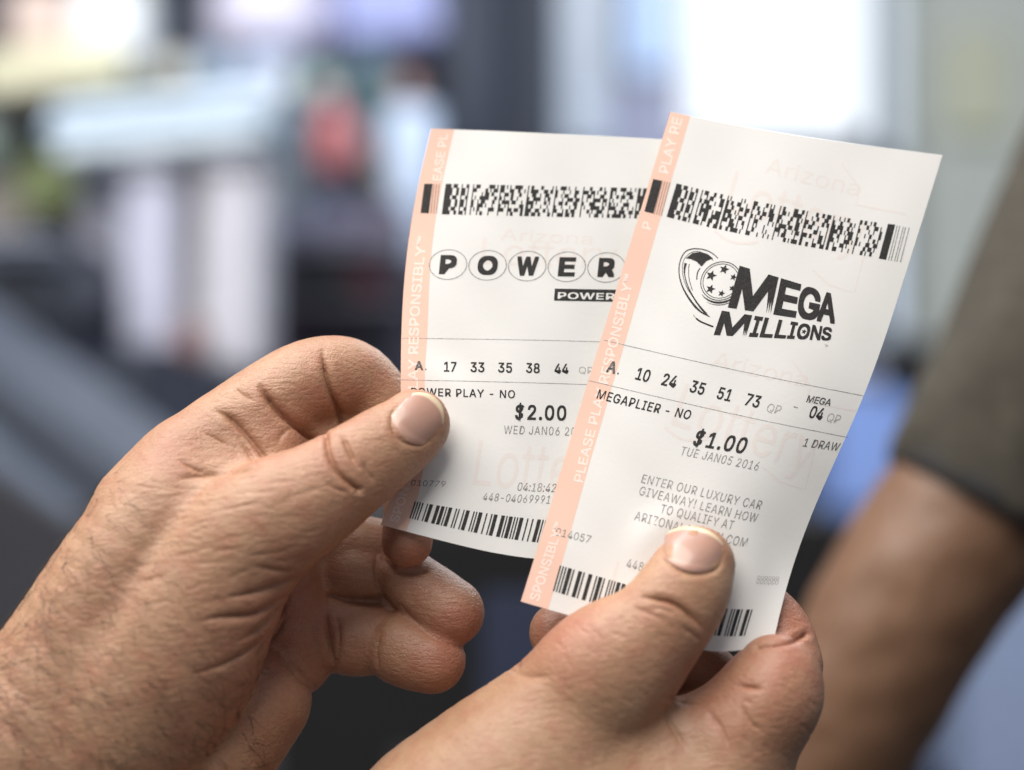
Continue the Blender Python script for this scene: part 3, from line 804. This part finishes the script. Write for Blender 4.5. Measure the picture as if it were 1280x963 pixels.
rs = [nail_groove(*RN),
    ([d5(60, 640), d5(150, 650), d5(250, 680), d5(330, 745), d5(385, 800)], 4.0, 8, 0), ([d5(110, 690), d5(190, 700), d5(270, 740)], 3.5, 2.5, 0),
    ([d5(30, 690), d5(120, 720), d5(230, 770)], 4, 2, 0), ([d5(260, 780), d5(330, 820), d5(360, 860)], 3, 2, 0),
    ([d6(770, 530), d6(800, 600), d6(840, 660)], 6, 5, -50), ([d6(770, 525), d6(790, 515), d6(840, 530), d6(900, 525)], 3, 3, -60),
    ([d6(960, 478), d6(1010, 484), d6(1050, 490)], 3.5, 4.5, -60), ([d6(985, 530), d6(1010, 580), d6(1050, 610)], 3.5, 3.0, -60),
    ([d6(1030, 372), d6(1080, 364), d6(1120, 358), d6(1165, 338)], 3.5, 7, -80, 0), ([d6(880, 540), d6(930, 600), d6(960, 680)], 6, 3, -60),
    ([d6(345, 435), d6(400, 455), d6(470, 450)], 7, 3, -60), ([d6(340, 440), d6(360, 430), d6(380, 405)], 4, 5, -60),
]
for k in range(34):
    x = r_.uniform(700, 850); y = r_.uniform(760, 900)
    if x+y*0.9 > 1590: continue
    a = math.radians(r_.uniform(20, 55)); L = r_.uniform(14, 34)
    rs.append(([(x-L/2*math.cos(a), y-L/2*math.sin(a)), (x, y+1), (x+L/2*math.cos(a), y+L/2*math.sin(a))], r_.uniform(1.6, 2.2), r_.uniform(.4, .8), 0))
for k in range(24):
    x = r_.uniform(930, 1020); y = r_.uniform(835, 950); a = math.radians(r_.uniform(25, 60)); L = r_.uniform(14, 30)
    rs.append(([(x-L/2*math.cos(a), y-L/2*math.sin(a)), (x, y+1), (x+L/2*math.cos(a), y+L/2*math.sin(a))], r_.uniform(1.8, 2.4), r_.uniform(.4, .9), -60))
rf = [(885, 670, 40, .3), (985, 830, 60, .55), (700, 790, 60, .8), (830, 760, 50, .3), (880, 850, 60, .6), (990, 770, 40, .7), (960, 920, 60, .35)]
CAPY = 740
HR, bvR, VR, NR, PR = make_hand(right, rs, rf, SK2, 'right hand entering from below, thumb pressed on the star-ball ticket, index finger bent behind it', (620, 1100, 0), lines=.75)
nail(HR, bvR, *RN, NB, label='clean thumb nail with a pale curved base')

# --- hair on the left wrist
M_HAIR = mat('arm_hair', (0.055, 0.034, 0.022), .5, var=.3)
def hairs(parent, V, NRM, PX, count, region, seed, lo=22, hi=58):
    r = random.Random(seed); ok = np.where((NRM[:, 1] < .15))[0]
    pr = region(PX[ok]); ok = ok[rng.random(len(ok)) < pr]
    pick = rng.choice(ok, count, replace=False); hv, hf = [], []
    for i in pick:
        p = V[i]; n = NRM[i]; a = math.radians(r.gauss(38, 28)); L = r.uniform(lo, hi)*S
        t = np.array([math.cos(a), 0, -math.sin(a)]); t = t-n*(t@n); t /= np.linalg.norm(t)+1e-9; b = np.cross(n, t)
        rad = r.uniform(.000042, .000066); K = 5; cv = r.uniform(-.7, .7)
        for k in range(K):
            s = k/(K-1); c = p+t*L*s+b*L*cv*s*s+n*(L*(.24*s-.20*s*s)-.0001)
            rr = rad*(1-s*.85)
            for q in range(3):
                w = 2*math.pi*q/3; hv.append(c+rr*(b*math.cos(w)+n*math.sin(w)))
        k0 = len(hv)-3*K
        for k in range(K-1):
            for q in range(3): hf.append((k0+3*k+q, k0+3*k+(q+1) % 3, k0+3*k+3+(q+1) % 3, k0+3*k+3+q))
    o = mesh_obj('arm_hair', hv, hf, M_HAIR, parent, smooth=True); o['kind'] = 'stuff'; return o
def region_l(p):
    x, y = p[:, 0], p[:, 1]
    s = (y-560)/330-(x-60)/420
    return np.clip(.15+s*1.1, 0, 1)*(y > 560)*(x < 330)*(x > -60)*(y < 1040)
hairs(HL, VL, NL, PL, 1300, region_l, 4)

# ------------------------------------------------------------------ background
def box(name, c, size, m, parent=None, rot=(0, 0, 0), bev=0.006):
    bm = bmesh.new(); bmesh.ops.create_cube(bm, size=1)
    bmesh.ops.scale(bm, vec=size, verts=bm.verts)
    bmesh.ops.bevel(bm, geom=bm.edges[:], offset=min(bev, min(size)*.3), segments=2, affect='EDGES')
    from mathutils import Euler
    bmesh.ops.rotate(bm, matrix=Euler(rot).to_matrix(), verts=bm.verts)
    me = bpy.data.meshes.new(name); org = Vector(c)
    base = parent.location if parent else org
    bmesh.ops.translate(bm, vec=org-base, verts=bm.verts); bm.to_mesh(me); bm.free(); me.materials.append(m)
    o = bpy.data.objects.new(name, me); COL.objects.link(o)
    if parent: o.parent = parent
    else: o.location = base
    return o
def rbox(name, x0, y0, x1, y1, d, thick, m, parent=None, rz=0.0, yaw=0.0, bev=.006):
    """box whose front face spans the given field at distance d"""
    k = S*d/D; c = B((x0+x1)/2, (y0+y1)/2, d); c[1] += thick/2
    return box(name, c, ((x1-x0)*k, thick, (y1-y0)*k), m, parent, (0, rz, yaw), bev)
def lathe(name, x, y0, y1, prof, d, m, parent=None, seg=24):
    """turned body standing upright: prof = [(height fraction, radius px)]"""
    k = S*d/D; bot = B(x, y1, d); V, F = [], []; H = (y1-y0)*k
    for h, r in prof:
        for i in range(seg):
            a = 2*math.pi*i/seg; V.append((bot[0]+r*k*math.cos(a), bot[1]+r*k*math.sin(a), bot[2]+h*H))
    for j in range(len(prof)-1):
        for i in range(seg): F.append((j*seg+i, j*seg+(i+1) % seg, (j+1)*seg+(i+1) % seg, (j+1)*seg+i))
    F.append(tuple(range(seg))[::-1]); F.append(tuple((len(prof)-1)*seg+i for i in range(seg)))
    return mesh_obj(name, V, F, m, parent, smooth=True, loc=None if parent else bot)
def empty(name, p):
    o = bpy.data.objects.new(name, None); o.location = p; o.empty_display_size = .05; COL.objects.link(o); return o

g = lambda n, c, **k: mat(n, c, **k)
mWall = g('wall_paint', (.045, .055, .085), rough=.8, scale=3)
mFloor = g('floor_vinyl', (.05, .05, .055), rough=.5, scale=6)
# the room: back wall and floor
tag(box('wall', (0, 4.6, 1.3), (9, .1, 3.4), mWall), kind='structure')
tag(box('floor', (0, 2.3, -.42), (9, 6, .04), mFloor), kind='structure')
def shop_window(x0, y0, x1, y1, d, col, es, label, bars=()):
    c = B((x0+x1)/2, y1, d); o = empty('shop_window', c)
    mg = mat('bright_daylight_glass', (.8, .85, .9), emit=col, es=es)
    rbox('glass_pane', x0, y0, x1, y1, d, .01, mg, o)
    mf = mat('window_frame', (.12, .14, .19), rough=.4)
    for a, b_, c_, e in ((x0-8, y0-8, x1+8, y0+4), (x0-8, y1-4, x1+8, y1+8), (x0-8, y0, x0+4, y1), (x1-4, y0, x1+8, y1)):
        rbox('window_frame', a, b_, c_, e, d-.03, .03, mf, o)
    for x in bars: rbox('mullion', x, y0, x+14, y1, d-.03, .03, mf, o)
    tag(o, label, 'window'); return o
shop_window(850, -120, 1085, 172, 4.3, (.90, .95, 1.0), .93, 'large bright shop window above the right ticket')
shop_window(1098, -60, 1150, 200, 4.25, (.62, .74, .84), .75, 'dim narrow side pane just right of the large bright window')
shop_window(1095, 215, 1235, 420, 4.2, (.62, .76, 1.0), .72, 'pale blue lit window pane beside the olive sleeve')
shop_window(700, -60, 762, 190, 4.2, (.30, .42, .62), .48, 'narrow greyish blue glass door panel between dark posts')
shop_window(780, -60, 846, 170, 4.2, (.18, .40, .85), .85, 'narrow vivid blue glass panel left of the large bright window')
def simple(name, label, cat, f, *a, **k):
    o = f(name, *a, **k); tag(o, label, cat); return o
# tall furniture behind the middle
for x0, x1, d, lab in ((560, 610, 3.2, 'dark steel post just left of centre'), (640, 700, 3.4, 'broad dark post left of the greyish blue glass')):
    o = empty('door_post', B((x0+x1)/2, 900, d)); rbox('post', x0, -200, x1, 900, d, .12, g('dark_post', (.035, .048, .08)), o)
    rbox('kick_plate', x0-6, 860, x1+6, 900, d-.02, .16, g('dark_plate', (.03, .03, .035)), o); tag(o, lab, 'post')
o = empty('banner', B(795, 330, 3.9)); rbox('banner_cloth', 760, 95, 850, 330, 3.9, .02, g('lilac_banner', (.55, .6, .85)), o); rbox('rail', 752, 88, 858, 98, 3.88, .03, g('alu', (.5, .5, .5)), o); tag(o, 'pale lilac banner hanging behind the top edge of the left ticket', 'banner')
o = empty('pillar', B(1215, 900, 3.8)); rbox('pillar_shaft', 1150, -200, 1330, 900, 3.8, .25, g('grey_green_plaster', (.46, .50, .47)), o); rbox('notice', 1180, 40, 1262, 170, 3.78, .01, g('pale_olive', (.50, .52, .40)), o); tag(o, 'grey green pillar in the upper right with a pale notice', 'pillar')
o = empty('storage_crate', B(1150, 960, 3.0)); rbox('crate_body', 1200, 700, 1400, 1000, 2.2, .2, g('slate_blue', (.20, .25, .38)), o); rbox('crate_lid', 1192, 680, 1408, 704, 2.2, .22, g('slate_blue2', (.28, .34, .48)), o); tag(o, 'slate blue storage crate in the lower right behind the arm', 'crate')
o = empty('desk_phone', B(1155, 520, 2.6)); rbox('phone_body', 1110, 440, 1190, 500, 2.6, .1, g('black_plastic', (.012, .012, .016)), o, bev=.02); rbox('handset', 1100, 425, 1200, 448, 2.58, .05, g('black_plastic2', (.02, .02, .024)), o, bev=.01); tag(o, 'small black device seen between the right ticket and the sleeve', 'device')
rb = empty('display_case', B(1110, 640, 2.9)); rbox('case_front', 1040, 470, 1200, 640, 2.9, .2, g('cornflower', (.22, .34, .72)), rb); rbox('case_trim', 1034, 460, 1206, 474, 2.88, .22, g('white_trim', (.7, .72, .8)), rb); tag(rb, 'cornflower blue display case low behind the right ticket', 'display case')

# left shelf area
o = empty('paper_stack', B(150, 190, 1.9))
for k, (a, b_, c_, e, col) in enumerate(((60, 118, 330, 140, (.62, .72, .82)), (52, 140, 340, 160, (.50, .62, .74)), (66, 160, 330, 190, (.60, .68, .74)))):
    rbox('sheet_bundle', a, b_, c_, e, 1.9, .25, g('blue_white_paper%d' % k, col), o, rz=-.10)
tag(o, 'pale blue white stack of papers in the upper left', 'paper stack')
o = empty('magazine_pile', B(90, 120, 2.1)); rbox('cover', -30, 55, 150, 112, 2.1, .2, g('cream_paper', (.52, .50, .36)), o, rz=-.12); rbox('cover', 10, -20, 90, 60, 2.15, .1, g('peach_paper', (.50, .40, .36)), o); rbox('cover', 90, -30, 180, 70, 2.12, .1, g('white_paper', (.58, .60, .62)), o, rz=.1); tag(o, 'cream and peach printed magazines at the top left corner', 'magazines')
simple('snack_packet', 'olive green packet low at the left edge', 'packet', rbox, 18, 195, 98, 262, 2.0, .08, g('olive_green', (.16, .20, .08)))
simple('paper_tray', 'dark tray edge under the cream magazines', 'tray', rbox, -40, 118, 62, 142, 1.95, .2, g('dark_tray', (.02, .02, .02)))
simple('cardboard_box', 'grey green box at the left edge below the dark tray', 'box', rbox, -40, 146, 100, 200, 2.05, .2, g('grey_green', (.22, .27, .25)))
simple('cardboard_box', 'brownish grey box at the left edge below the olive packet', 'box', rbox, -40, 225, 95, 300, 2.05, .2, g('taupe_board', (.20, .18, .17)))
simple('file_box', 'lavender grey upright file box left of the white cartons', 'file box', rbox, 100, 192, 152, 430, 1.98, .2, g('lavender_grey', (.30, .31, .38)))
for x0, y0, x1, y1, col, lab in ((152, 208, 222, 440, (.44, .45, .56), 'tall lavender white carton, left one of the pair'), (250, 200, 326, 462, (.48, .48, .54), 'tall off white carton, right one of the pair')):
    o = empty('white_carton', B((x0+x1)/2, y1, 1.9)); rbox('carton_body', x0, y0, x1, y1, 1.9, .12, g('carton', col), o, rz=.02)
    rbox('carton_lid', x0-3, y0-7, x1+3, y0+6, 1.89, .14, g('carton_lid', (.35, .36, .42)), o); tag(o, lab, 'carton', 'tall white cartons on the left')
simple('leaflet_stand', 'beige leaflet strip between the two tall cartons', 'leaflets', rbox, 222, 205, 250, 420, 1.96, .05, g('beige', (.45, .43, .38)))
simple('candy_packet', 'brown red packet at the foot between the tall cartons', 'packet', rbox, 222, 398, 248, 450, 1.85, .05, g('brown_red', (.22, .10, .08)))
simple('steel_cabinet', 'light blue steel cabinet behind the cartons', 'cabinet', rbox, 296, 70, 372, 310, 2.5, .3, g('cabinet_blue', (.42, .52, .68)))
simple('shelf_upright', 'dark teal shelf upright left of the red packet', 'upright', rbox, 362, 70, 378, 300, 2.3, .04, g('dark_teal', (.06, .10, .12)))
o = empty('drink_bottle', B(415, 215, 2.3)); lathe('bottle_body', 415, 128, 215, [(0, 20), (.05, 23), (.7, 23), (.85, 12), (1, 9)], 2.3, g('bottle_red', (.36, .10, .10)), o); lathe('cap', 415, 116, 130, [(0, 11), (.9, 11), (1, 9)], 2.3, g('cap_pink', (.60, .30, .40)), o); tag(o, 'red bottle with a pink cap on the far shelf', 'bottle')
simple('tea_tin', 'green teal tin right of the red bottle', 'tin', lathe, 465, 75, 190, [(0, 24), (.03, 26), (.9, 26), (.92, 27), (1, 26)], 2.6, g('teal', (.10, .17, .19)))
simple('paper_roll', 'pale blue paper roll standing left of the left ticket', 'paper roll', lathe, 515, 135, 330, [(0, 28), (.02, 31), (.97, 31), (1, 26)], 2.4, g('ice_blue', (.45, .55, .72)))
o = empty('plastic_tub', B(340, 70, 2.8)); lathe('tub_body', 342, -60, 72, [(0, 70), (.1, 86), (.6, 80), (.95, 40), (1, 20)], 2.8, g('lavender_white', (.62, .60, .74)), o); lathe('tub_rim', 342, 66, 78, [(0, 40), (.5, 60), (1, 70)], 2.8, g('mauve', (.34, .28, .36)), o); tag(o, 'round lavender white tub at the top left of centre', 'tub')
simple('blue_parcel', 'violet blue parcel at the top left of the dark posts', 'parcel', rbox, 425, -40, 548, 46, 2.7, .2, g('violet_blue', (.30, .34, .62)))
for nm, x, y, w_, h_, dd, cl in (('ivory', 186, 66, 52, 44, 2.3, (.42, .41, .36)), ('steel blue', 240, 62, 44, 56, 2.4, (.20, .27, .36)), ('grey violet', 292, 98, 34, 60, 2.2, (.26, .22, .30)),
        ('mint', 386, 84, 30, 40, 2.5, (.28, .40, .36)), ('dull pink', 436, 150, 22, 52, 2.4, (.36, .20, .24)), ('dark plum', 270, 150, 30, 48, 2.1, (.10, .06, .10)), ('ochre', 468, 196, 24, 40, 2.5, (.24, .20, .11)),
        ('navy', 442, 50, 38, 40, 2.6, (.05, .07, .14)), ('pale grey', 334, 196, 28, 60, 2.1, (.40, .41, .44)), ('dusty rose', 494, 88, 26, 44, 2.6, (.30, .20, .20)), ('slate', 112, 452, 60, 34, 1.9, (.10, .12, .15)), ('pearl', 338, 86, 26, 44, 2.3, (.48, .50, .55))):
    q_ = empty('goods_packet', B(x+w_/2, y+h_, dd)); rbox('packet_body', x, y, x+w_, y+h_, dd, .05, g('packet_'+nm, cl), q_); rbox('packet_label', x+w_*.2, y+h_*.25, x+w_*.8, y+h_*.6, dd-.002, .004, g('label_'+nm, tuple(min(.8, c*1.7) for c in cl)), q_)
    tag(q_, 'small %s packet among the blurred goods on the left' % nm, 'packet', 'small packets of goods on the left')
simple('monitor', 'black screen back at the top between parcel and posts', 'screen', rbox, 500, 46, 562, 128, 2.9, .08, g('brown_black', (.03, .025, .025)), bev=.02)
o = empty('sweets_rack', B(420, 470, 2.2)); rbox('rack_back', 332, 250, 510, 480, 2.35, .06, g('plum_dark', (.085, .08, .11)), o)
for k, (x, y, w, h, col) in enumerate(((345, 262, 45, 40, (.16, .17, .24)), (398, 255, 44, 44, (.13, .13, .20)), (446, 262, 44, 40, (.10, .09, .14)), (352, 326, 44, 42, (.12, .11, .15)), (404, 330, 32, 40, (.05, .08, .06)), (438, 322, 40, 46, (.22, .035, .06)), (350, 392, 54, 40, (.14, .10, .13)), (412, 396, 50, 38, (.07, .07, .09)))):
    rbox('sweet_packet', x, y, x+w, y+h, 2.25, .05, g('packet%d' % k, col), o)
rbox('rack_shelf', 332, 306, 500, 316, 2.2, .14, g('rack_grey', (.16, .16, .2)), o); rbox('rack_shelf', 332, 372, 500, 382, 2.2, .14, g('rack_grey2', (.12, .12, .15)), o)
tag(o, 'dark rack of small sweet packets left of the left ticket', 'rack')
o = empty('printer', B(60, 410, 1.8)); rbox('printer_body', -60, 300, 112, 420, 1.8, .2, g('slate', (.05, .06, .085)), o, bev=.02); rbox('printer_tray', -60, 296, 70, 306, 1.75, .05, g('slate_light', (.22, .26, .34)), o); tag(o, 'dark slate printer at the left edge with a light tray', 'printer')
# counter with a raised rail
o = empty('checkout_counter', (-.25, 1.35, -.40))
def beam(name, a, b_, w, h, m, parent):
    a, b_ = Vector(a), Vector(b_); t = (b_-a).normalized(); up = Vector((0, 0, 1)); sd = t.cross(up).normalized(); up = sd.cross(t)
    V = [];
    for p in (a, b_):
        for i, j in ((-1, -1), (1, -1), (1, 1), (-1, 1)): V.append(p+sd*i*w/2+up*j*h/2)
    return mesh_obj(name, [list(v) for v in V], [(0, 1, 2, 3), (7, 6, 5, 4), (0, 4, 5, 1), (1, 5, 6, 2), (2, 6, 7, 3), (3, 7, 4, 0)], m, parent)
beam('counter_rail', B(-160, 330, 1.75), B(330, 700, 1.48), .10, .030, g('rail_slate', (.06, .07, .092), rough=.4), o)
beam('counter_rail', B(-160, 425, 1.7), B(300, 790, 1.48), .10, .030, g('rail_slate_light', (.105, .125, .165), rough=.4), o)
beam('counter_panel', B(-200, 740, 1.75), B(560, 1340, 1.35), .12, .42, g('panel_black', (.030, .030, .036)), o)
tag(o, 'dark slate checkout counter running down behind the left hand', 'counter')
o = empty('counter_cabinet', (.05, 1.6, -.4)); rbox('cabinet_body', 345, 655, 1060, 1700, 1.3, .4, g('black_cabinet', (.004, .004, .005), rough=1.0), o); rbox('cabinet_door', 600, 740, 700, 1600, 1.29, .01, g('navy_panel', (.015, .022, .05)), o); box('fill_blocker', (-.1, .50, 1.02), (2.2, 1.50, .03), g('fill_blocker_black', (.01, .01, .012), rough=.9), o); tag(o, 'black cabinet front below and between the two hands', 'cabinet')  # the wide slab under the hands is added to block fill light from below

# the other person's arm, out of focus
SK3 = skin_mat('skin_far', (0.15, 0.080, 0.045), (0.14, 0.064, 0.038), (0.19, 0.105, 0.062), bump=.3, sss=0)
zz = -1250
arm = [([(1380, 400, zz, 140), (1280, 560, zz, 122), (1185, 680, zz, 116), (1115, 790, zz, 112), (1050, 920, zz, 102), (980, 1080, zz, 80), (940, 1200, zz, 70)], 20, 1.0)]
per = empty('person', W(1300, 2100, zz))
sub, *_ = make_hand(arm, [], [], SK3, None, (1300, 2100, zz), lumps=.0008, vox=.004, name='arm')
sub.parent = per; sub.location = (0, 0, 0); del sub['category']
def sleeve():
    mo = g('olive_knit', (.052, .045, .033), rough=.9, scale=120, var=.2); V, F = [], []; seg = 40
    pts = [(1236, 632, 118), (1240, 622, 132), (1262, 585, 142), (1300, 520, 150), (1346, 430, 160), (1408, 320, 172), (1480, 220, 190), (1600, 90, 230)]
    P = [np.array(W(x, y, zz)) for x, y, _ in pts]; R_ = [r*S*(D-zz*S)/D for *_, r in pts]
    for i, (p, r) in enumerate(zip(P, R_)):
        t = P[min(i+1, len(P)-1)]-P[max(i-1, 0)]; t /= np.linalg.norm(t); s = np.cross(t, [0, 1, 0]); s /= np.linalg.norm(s); u = np.cross(s, t)
        for k in range(seg):
            a = 2*math.pi*k/seg; w = 1+.05*math.sin(3*a+i*1.3)+.035*math.sin(7*a+2*i)+.03*math.sin(11*a-i); V.append(p+(s*math.cos(a)+u*math.sin(a))*r*w)
    for j in range(len(P)-1):
        for k in range(seg): F.append((j*seg+k, j*seg+(k+1) % seg, (j+1)*seg+(k+1) % seg, (j+1)*seg+k))
    o = mesh_obj('sleeve', V, F, mo, per, smooth=True); m = o.modifiers.new('s', 'SOLIDIFY'); m.thickness = .003
    m = o.modifiers.new('b', 'SUBSURF'); m.levels = m.render_levels = 1
    V = []; F = []
    for i, (f_, rr) in enumerate(((0, 1.0), (0, 1.03), (.5, 1.035), (1, 1.03), (1, 1.0))):
        p = P[1]*(1-f_)+P[2]*f_ - (P[2]-P[1])*.45; r = R_[1]*rr; t = P[2]-P[1]; t /= np.linalg.norm(t); s = np.cross(t, [0, 1, 0]); u = np.cross(s, t)
        for k in range(seg):
            a = 2*math.pi*k/seg; V.append(p+(s*math.cos(a)+u*math.sin(a))*r)
    for j in range(4):
        for k in range(seg): F.append((j*seg+k, j*seg+(k+1) % seg, (j+1)*seg+(k+1) % seg, (j+1)*seg+k))
    mesh_obj('sleeve_hem', V, F, g('dark_hem', (.025, .024, .024), rough=.9), per, smooth=True)
sleeve()
tag(per, 'bare brown forearm with an olive short sleeve, out of focus at the right edge', 'person')

# ------------------------------------------------------------------ light, camera
w = bpy.data.worlds.new('World'); sc.world = w; w.use_nodes = True
w.node_tree.nodes['Background'].inputs['Color'].default_value = (.80, .88, 1.0, 1)
w.node_tree.nodes['Background'].inputs['Strength'].default_value = 0.30
def area(name, loc, tgt, size, power, col):
    l = bpy.data.lights.new(name, 'AREA'); l.shape = 'RECTANGLE'; l.size, l.size_y = size; l.energy = power; l.color = col
    o = bpy.data.objects.new(name, l); COL.objects.link(o); o.location = loc
    o.rotation_euler = (Vector(tgt)-Vector(loc)).to_track_quat('-Z', 'Y').to_euler(); return o
area('ceiling_light', (-.78, -.05, 2.95), (0, .62, 1.28), (2.5, 1.7), 104, (1, .95, .89))
area('side_light', (.8, 1.9, 2.3), (0, .65, 1.25), (1.2, .8), 14, (.86, .93, 1))
area('back_room_light', (-.3, 1.2, 3.0), (-.2, 2.6, 1.2), (2, 1), 44, (.92, .95, 1))

cam = bpy.data.cameras.new('Camera'); co = bpy.data.objects.new('Camera', cam); COL.objects.link(co); sc.camera = co
co.location = CAM; co.rotation_euler = (math.pi/2, 0, 0)
cam.sensor_width = 36; cam.lens = 36*D/(1280*S); cam.clip_start = .05; cam.clip_end = 60
cam.dof.use_dof = True; cam.dof.focus_distance = D-.002; cam.dof.aperture_fstop = 3.2
sc.view_settings.view_transform = 'Standard'; sc.view_settings.look = 'None'
sc.view_settings.exposure = 0; sc.view_settings.gamma = 1
sc.cycles.use_denoising = True
sc.cycles.max_bounces = 6
